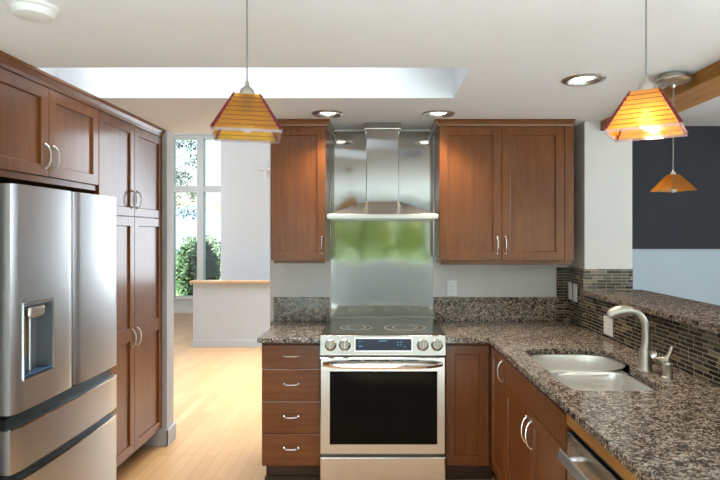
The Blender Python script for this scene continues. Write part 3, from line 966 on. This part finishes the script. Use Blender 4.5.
# oven door
od = MB().slab((RL, 3.272, 0.222), X_, Z_, FY, RR - RL, 0.590, [(0, -0.04), (0, -0.006), (0.006, 0)]).build('oven_door', 'steel', t)
MB().slab((-0.317, 3.272, 0.285), X_, Z_, FY, 0.652, 0.443, [(0, -0.002), (0, 0.001), (0.002, 0.0015)]).build('oven_window', 'black_glass', od)
for k in range(5):
    MB().box(-0.20 + k * 0.086, -0.125 + k * 0.086, 3.2712, 3.276, 0.790, 0.797).build('vent_slot', 'slot', od)
hm = MB()
pts, rad = [], []
for k in range(25):
    s = k / 24 * 2 - 1
    pts.append((RC + s * 0.362, 3.272 - 0.058 * (1 - abs(s) ** 6) - 0.001 - 0.012 * (1 - s * s), 0.771))
ring = []
for i, p in enumerate(pts):
    ring.append([(p[0], p[1] - 0.010, p[2] - 0.010), (p[0], p[1] - 0.014, p[2] + 0.004), (p[0], p[1] - 0.004, p[2] + 0.013), (p[0], p[1] + 0.008, p[2] + 0.010), (p[0], p[1] + 0.010, p[2] - 0.008)])
hm.loft(ring)
hm.build('handle', 'chrome', od, smooth=True)
MB().slab((RL, 3.274, 0.062), X_, Z_, FY, RR - RL, 0.142, [(0, -0.04), (0, -0.006), (0.006, 0)]).build('storage_drawer', 'steel', t)

# ------------------------------------------------------------------ steel panel and hood
tag(MB().box(-0.376, 0.3755, YW - 0.005, YW - 0.0005, 0.953, 2.315).build('steel_panel', 'panel', None, 0.001), 'tall stainless steel wall panel behind the range and hood', 'backsplash panel')
t = thing('range_hood', 'stainless chimney range hood above the range', 'range hood', (0.004, YW - 0.005, 1.66))
cn = MB()
YB = YW - 0.006
hx0, hx1, hy = -0.362, 0.370, 3.55
cx0, cx1, cy = -0.109, 0.117, 3.735
cn.loft([[(hx0, hy, 1.662), (hx1, hy, 1.662), (hx1, YB, 1.662), (hx0, YB, 1.662)],
         [(hx0, hy, 1.690), (hx1, hy, 1.690), (hx1, YB, 1.690), (hx0, YB, 1.690)],
         [(cx0, cy, 1.785), (cx1, cy, 1.785), (cx1, YB, 1.785), (cx0, YB, 1.785)]], caps=(False, True))
cn.build('canopy', 'hood', t, 0.002)
MB().box(hx0 + 0.01, hx1 - 0.01, hy + 0.01, YB - 0.01, 1.666, 1.672).build('filter', 'fridge_side', t)
MB().box(cx0, cx1, cy, YB, 1.78, 2.29).build('chimney', 'panel', t, 0.004)
MB().box(cx0 - 0.013, cx1 + 0.013, cy - 0.012, YB, 2.285, CZ - 0.001).build('collar', 'panel', t, 0.004)

# ------------------------------------------------------------------ outlets
def plate(o, u, v, n, w, h, label, tf=None, gangs=1, switch=False):
    o, u, v, n = Vector(o), Vector(u), Vector(v), Vector(n)
    c = o + u * w / 2 + v * h / 2
    t = thing('outlet', label, 'wall outlet', c, tf=tf)
    MB(tf).slab(o, u, v, n, w, h, [(0, 0), (0, 0.003), (0.004, 0.006)]).build('cover_plate', 'plate', t)
    for g in range(gangs):
        gw = w / gangs
        a = o + u * (gw * (g + 0.5) - 0.016) + v * (h / 2 - 0.034)
        r = MB(tf).slab(a, u, v, n, 0.032, 0.068, [(0, 0.004), (0, 0.0075), (0.002, 0.0085)]).build('rocker' if switch else 'receptacle', 'plate', t)
        if not switch:
            for q in (0.014, 0.044):
                for e in (0.009, 0.020):
                    MB(tf).slab(a + u * e + v * q, u, v, n, 0.0025, 0.009, [(0, 0.0075), (0, 0.0088)]).build('slot', 'slot', r)
plate((0.478, YW, 1.103), X_, Z_, FY, 0.072, 0.115, 'white outlet on the plain wall beside the steel panel')
plate((1.372, 3.970, 1.085), -Y_, Z_, -X_, 0.072, 0.125, 'white outlet on the mosaic nearest the range wall')
plate((1.372, 3.868, 1.080), -Y_, Z_, -X_, 0.072, 0.125, 'white switch on the mosaic beside the corner outlet', switch=True)
plate((1.3855, 3.35, 0.940), -Y_, Z_, -X_, 0.118, 0.115, 'white double outlet on the mosaic behind the faucet', tf=ROT, gangs=2)

# ------------------------------------------------------------------ left-hand tall cabinets (face +X)
LX = -1.62
LB = -2.345
def lcrown(t, y0, y1):
    m = MB()
    for d, tt in [(0, 0)]:
        pass
    prof = [(0, 0), (0.010, 0), (0.012, 0.32), (0.024, 0.7), (0.032, 0.76), (0.032, 1.0)]
    rings = []
    for d, k in prof:
        z = 2.272 + (CZ - 0.001 - 2.272) * k
        rings.append([(LX - 0.01 + d, y0, z), (LX - 0.01 + d, y1, z), (LB, y1, z), (LB, y0, z)])
    m.loft(rings).build('crown', 'cherry_l', t)
M['cherry_l'] = wood('cherry_level_grain_along', *CH, (38, 2.6, 38))
t = thing('fridge_cabinet', 'cherry two-door cabinet above the refrigerator', 'cabinet', (-1.98, 2.63, 1.80))
MB().box(LB, LX - 0.02, 2.165, 3.088, 1.835, 2.272).build('body', 'cherry', t, 0.001)
MB().box(LB, LX - 0.012, 2.165, 3.088, 1.806, 1.835).build('light_rail', 'cherry_l', t, 0.001)
lcrown(t, 2.165, 3.089)
for y, hy in ((2.167, 2.598), (2.629, 2.664)):
    d = door_mb((LX, y, 1.838), Y_, Z_, X_, 0.459, 0.430).build('door', 'cherry', t)
    pull_mb((LX, hy, 1.934), Z_, X_, 0.112).build('handle', 'nickel', d, smooth=True)
t = thing('pantry_cabinet', 'tall four-door cherry pantry between refrigerator and hall opening', 'cabinet', (-1.98, 3.53, 0))
MB().box(LB, LX - 0.02, 3.091, YW - 0.001, 0.115, 2.272).build('body', 'cherry', t, 0.001)
MB().box(LB, LX - 0.19, 3.091, YW - 0.02, 0, 0.115).build('toe_kick', 'toe', t)
lcrown(t, 3.091, YW - 0.001)
for y, hy in ((3.093, 3.50), (3.539, 3.575)):
    for z0, z1, hz in ((0.135, 1.671, 0.884), (1.675, 2.268, 1.785)):
        dmb = two_panel_mb((LX, y, z0), Y_, Z_, X_, 0.443, z1 - z0, 0.735, 0.815) if z0 < 1 else door_mb((LX, y, z0), Y_, Z_, X_, 0.443, z1 - z0)
        d = dmb.build('door', 'cherry', t)
        pull_mb((LX, hy, hz), Z_, X_, 0.112).build('handle', 'nickel', d, smooth=True)
t = MB().box(LB, -1.53, 2.095, 2.118, 0, 1.80).build('side_panel', 'cherry', None, 0.001)
tag(t, 'cherry end panel standing against the near side of the refrigerator', 'panel')

# ------------------------------------------------------------------ refrigerator
FX = -1.464
t = thing('refrigerator', 'stainless french-door refrigerator with water dispenser and two drawers', 'refrigerator', (-1.9, 2.58, 0))
MB().box(-2.30, FX - 0.085, 2.15, 3.02, 0.03, 1.745).build('body', 'fridge_side', t, 0.004)
def bulged(y0, y1, z0, z1, x0, x1, bulge=0.007, hole=None):
    """Door whose face is gently convex across its width."""
    n = 18
    prof = [(x0, y0)]
    for k in range(n + 1):
        s = k / n
        e = min(s, 1 - s) * (y1 - y0)
        rnd = 0.010 * (1 - min(1, e / 0.012)) ** 2
        prof.append((x1 - bulge + bulge * (1 - (2 * s - 1) ** 2) - rnd, y0 + s * (y1 - y0)))
    prof.append((x0, y1))
    return prof
def door_solid(mb, y0, y1, z0, z1, hole=None):
    prof = bulged(y0, y1, z0, z1, FX - 0.075, FX)
    if hole is None:
        mb.loft([[(x, y, z) for x, y in prof] for z in (z0, z1)])
        return
    ya, yb, za, zb = hole
    # split into strips round the dispenser opening
    def at(y):
        for (xa, p), (xb, q) in zip(prof[1:-1], prof[2:-1]):
            if p <= y <= q:
                return xa + (xb - xa) * (y - p) / (q - p)
        return FX - 0.014
    full = [q for q in prof]
    left = [(FX - 0.075, y0)] + [q for q in prof[1:-1] if q[1] < ya] + [(at(ya), ya), (FX - 0.075, ya)]
    right = [(FX - 0.075, yb), (at(yb), yb)] + [q for q in prof[1:-1] if q[1] > yb] + [(FX - 0.075, y1)]
    mid = [(FX - 0.075, ya), (at(ya), ya)] + [q for q in prof[1:-1] if ya < q[1] < yb] + [(at(yb), yb), (FX - 0.075, yb)]
    for p in (left, right):
        mb.loft([[(x, y, z) for x, y in p] for z in (z0, z1)])
    mb.loft([[(x, y, z) for x, y in mid] for z in (z0, za)])
    mb.loft([[(x, y, z) for x, y in mid] for z in (zb, z1)])
dm = MB()
door_solid(dm, 2.15, 2.578, 0.835, 1.762, (2.212, 2.405, 0.965, 1.272))
d = dm.build('door', 'fridge', t, smooth=True)
ds = MB()
ya, yb, za, zb = 2.212, 2.405, 0.965, 1.272
ds.box(FX - 0.078, FX - 0.070, ya, yb, za, zb)
ds.box(FX - 0.072, FX - 0.004, ya, ya + 0.004, za, zb).box(FX - 0.072, FX - 0.002, yb - 0.004, yb, za, zb)
ds.box(FX - 0.072, FX - 0.003, ya + 0.004, yb - 0.004, zb - 0.012, zb)
ds.build('dispenser_niche', 'dispenser', d)
MB().box(FX - 0.072, FX - 0.006, ya + 0.004, yb - 0.004, za, za + 0.010).build('drip_tray', 'tray', d, 0.002)
MB().box(FX - 0.070, FX - 0.006, ya + 0.045, yb - 0.040, zb - 0.068, zb - 0.013).build('dispenser_head', 'nickel', d, 0.016, seg=4)
MB().tube([(FX - 0.045, 2.312, zb - 0.05), (FX - 0.045, 2.312, za + 0.012)], 0.007, 12).build('water_tube', 'fridge', d, smooth=True)
MB().box(FX - 0.066, FX - 0.058, ya + 0.06, ya + 0.12, za + 0.07, zb - 0.06).build('paddle', 'paddle', d, 0.003)
fl = MB()
for a0, a1, c0, c1 in ((ya - 0.005, yb + 0.005, zb, zb + 0.005), (ya - 0.005, yb + 0.005, za - 0.005, za), (ya - 0.005, ya, za, zb), (yb, yb + 0.005, za, zb)):
    fl.box(FX - 0.012, FX + 0.001, a0, a1, c0, c1)
fl.build('dispenser_bezel', 'chrome', d, 0.001)
dm = MB()
door_solid(dm, 2.584, 3.012, 0.835, 1.762)
dm.build('door', 'fridge', t, smooth=True)
for z0, z1 in ((0.597, 0.772), (0.065, 0.553)):
    prof = bulged(2.15, 3.012, z0, z1, FX - 0.075, FX + 0.003, 0.010)
    m = MB().loft([[(x, y, z) for x, y in prof] for z in (z0, z1)])
    dr = m.build('drawer', 'fridge', t, smooth=True)
    lip = [(x + 0.001, y) for x, y in prof[1:-1]]
    MB().loft([[(x, y, z1 + 0.0005), (x, y, z1 + 0.005), (x - 0.010, y, z1 + 0.005), (x - 0.010, y, z1 + 0.0005)] for x, y in lip]).build('handle_lip', 'chrome', dr)
    MB().box(FX - 0.085, FX - 0.045, 2.16, 3.005, z1 + 0.001, z1 + 0.042).build('grip_recess', 'recess', dr)
MB().box(FX - 0.15, FX - 0.10, 2.17, 3.0, 0.0, 0.06).build('kick_grille', 'black', t)

# ------------------------------------------------------------------ ceiling fixtures
def downlight(i, x, y, label):
    t = thing('downlight', label, 'recessed light', (x, y, CZ), 'recessed ceiling lights')
    m = MB()
    m.lathe([(0.079, 0.07), (0.079, 0.0), (0.102, -0.004), (0.104, 0.0), (0.1045, -0.0005), (0.1, -0.007), (0.082, -0.009), (0.074, 0.004), (0.062, 0.045), (0.062, 0.07)], (x, y, CZ), n=40, caps=(False, False))
    m.build('trim_ring', 'can', t, smooth=True)
    MB().lathe([(0.0, -0.002), (0.03, -0.001), (0.050, 0.006), (0.056, 0.020), (0.060, 0.066), (0.0, 0.067)], (x, y, CZ), n=28, caps=(False, False)).build('lamp', 'lens', t, smooth=True)
    l = bpy.data.lights.new('downlight_beam', 'SPOT')
    l.energy, l.spot_size, l.spot_blend, l.shadow_soft_size = 38, math.radians(120), 0.8, 0.06
    l.color = (1.0, 0.86, 0.68)
    lo = bpy.data.objects.new('downlight_beam', l)
    lo.location = (x, y, CZ - 0.012)
    C.objects.link(lo)
downlight(0, *CANS[0], 'lit recessed ceiling light before the narrow upper cabinet')
downlight(1, *CANS[1], 'lit recessed ceiling light before the wide upper cabinet')
downlight(2, *CANS[2], 'lit recessed ceiling light over the sink counter')

t = thing('smoke_detector', 'round white smoke detector on the ceiling near the fridge cabinet', 'smoke detector', (-1.18, 1.83, CZ))
MB().lathe([(0.078, 0.0), (0.078, -0.010), (0.070, -0.013)], (-1.18, 1.83, CZ), n=36).build('base', 'plate', t, smooth=True)
MB().lathe([(0.068, -0.012), (0.067, -0.024), (0.058, -0.034), (0.030, -0.038), (0.004, -0.038)], (-1.18, 1.83, CZ), n=36).build('cover', 'plate', t, smooth=True)

# ------------------------------------------------------------------ pendants
def pendant(name, label, x, y, rz, zb, half_b, half_t, H, mats, canopy, steps=8):
    """Stepped pyramid shade hung on a cord; built about its own axis and then turned."""
    shade_m, bulb_m, rim = mats
    t = thing(name, label, 'pendant lamp', (0, 0, 0), 'amber pyramid pendants')
    m = MB()
    rings = []
    for k in range(steps):
        s0, s1 = k / steps, (k + 1) / steps
        a0 = half_b + (half_t - half_b) * s0
        a1 = half_b + (half_t - half_b) * (s0 + (s1 - s0) * 0.35)
        for a, z in ((a0, zb + H * s0), (a1, zb + H * (s1 - 0.012))):
            rings.append([(-a, -a, z), (a, -a, z), (a, a, z), (-a, a, z)])
    rings.append([(-half_t, -half_t, zb + H), (half_t, -half_t, zb + H), (half_t, half_t, zb + H), (-half_t, half_t, zb + H)])
    m.loft(rings, caps=(False, True)).build('shade', shade_m, t)
    if rim:
        sm = MB()
        for k in range(1, steps):
            a = half_b + (half_t - half_b) * (k - 0.3) / steps + 0.0006
            z = zb + H * k / steps
            lo_, hi_ = [[(-q, -q, zz), (q, -q, zz), (q, q, zz), (-q, q, zz)] for q, zz in ((a + 0.0012, z - 0.0012), (a, z + 0.0012))]
            sm.loft([lo_, hi_], caps=(False, False))
        sm.build('seam_shadow', 'seam_shadow', t)  # dark rings painted in as shadow between the stacked slabs
        for sx_, sy_ in ((-1, -1), (1, -1), (1, 1), (-1, 1)):
            MB().tube([(sx_ * half_b, sy_ * half_b, zb + 0.002), (sx_ * half_t, sy_ * half_t, zb + H)], [0.0065, 0.0042], 4).build('corner_strip', 'rail', t)
        rm = MB()
        o, i = half_b + 0.003, half_b - 0.004
        for a in ((-o, o, -o, -i), (-o, o, i, o), (-o, -i, -i, i), (i, o, -i, i)):
            rm.box(a[0], a[1], a[2], a[3], zb - 0.006, zb + 0.003)
        rm.build('rim', 'clear', t)
    zt = zb + H
    cs = half_t / 0.0365
    MB().lathe([(0.023 * cs, 0), (0.0235 * cs, 0.008 * cs), (0.019 * cs, 0.022 * cs), (0.008 * cs, 0.031 * cs), (0.006 * cs, 0.045 * cs), (0.003 * cs, 0.048 * cs)], (0, 0, zt), n=20).build('cap', 'nickel', t, smooth=True)
    MB().lathe([(0.016, 0), (0.016, -0.045), (0.012, -0.05)], (0, 0, zt), n=16).build('socket', 'black', t, smooth=True)
    r = half_b * 0.24
    prof = [(0.011, 0), (0.012, -0.012)] + [(r * math.sin(a), -0.035 + r * math.cos(a) * 1.05 - 0.004) for a in [0.5 + (PI - 0.5) * k / 9 for k in range(9)]] + [(0.001, -0.039 - r * 1.05)]
    MB().lathe(prof, (0, 0, zb + H * 0.62), n=20).build('bulb', bulb_m, t, smooth=True)
    MB().tube([(0, 0, zt + 0.045 * cs), (0, 0, CZ - 0.02)], 0.0024, 6).build('cord', 'cord', t)
    MB().lathe([(canopy * 0.7, 0.0), (canopy * 0.72, -0.016), (canopy, -0.024), (canopy, -0.034), (canopy * 0.9, -0.042), (canopy * 0.4, -0.050), (0.012, -0.052), (0.008, -0.066)], (0, 0, CZ), n=32).build('canopy', 'nickel', t, smooth=True)
    t.location = (x, y, 0)
    t.rotation_euler = (0, 0, rz)
    return t
pendant('pendant_lamp', 'unlit amber pyramid pendant hanging before the hall opening', -0.400, 1.60, math.radians(14), 1.853, 0.094, 0.036, 0.114, ('amber', 'bulb_off', True), 0.06)
pendant('pendant_lamp', 'glowing amber pyramid pendant hanging before the timber beam', 0.775, 1.584, math.radians(-33), 1.858, 0.097, 0.037, 0.117, ('amber_lit', 'bulb_on', True), 0.06)
pendant('pendant_lamp', 'small dull amber pendant hanging over the bar before the slate wall', 1.402, 2.60, math.radians(12), 1.768, 0.071, 0.018, 0.078, ('amber_dull', 'bulb_off', False), 0.080, 10)
pl = bpy.data.lights.new('pendant_glow', 'POINT')
pl.energy, pl.shadow_soft_size, pl.color = 2.2, 0.02, (1.0, 0.74, 0.42)
po = bpy.data.objects.new('pendant_glow', pl)
po.location = (0.775, 1.584, 1.868)
C.objects.link(po)

# ------------------------------------------------------------------ hall wall bracket
t = thing('wall_sconce', 'small white bracket fixture high on the hall end wall', 'wall fixture', (-1.70, 8.3, 2.48))
MB().box(-1.89, -1.60, 8.20, 8.3, 2.535, 2.56).build('arm', 'plate', t, 0.004)
MB().box(-1.81, -1.775, 8.26, 8.3, 2.42, 2.535).build('bracket', 'plate', t, 0.004)
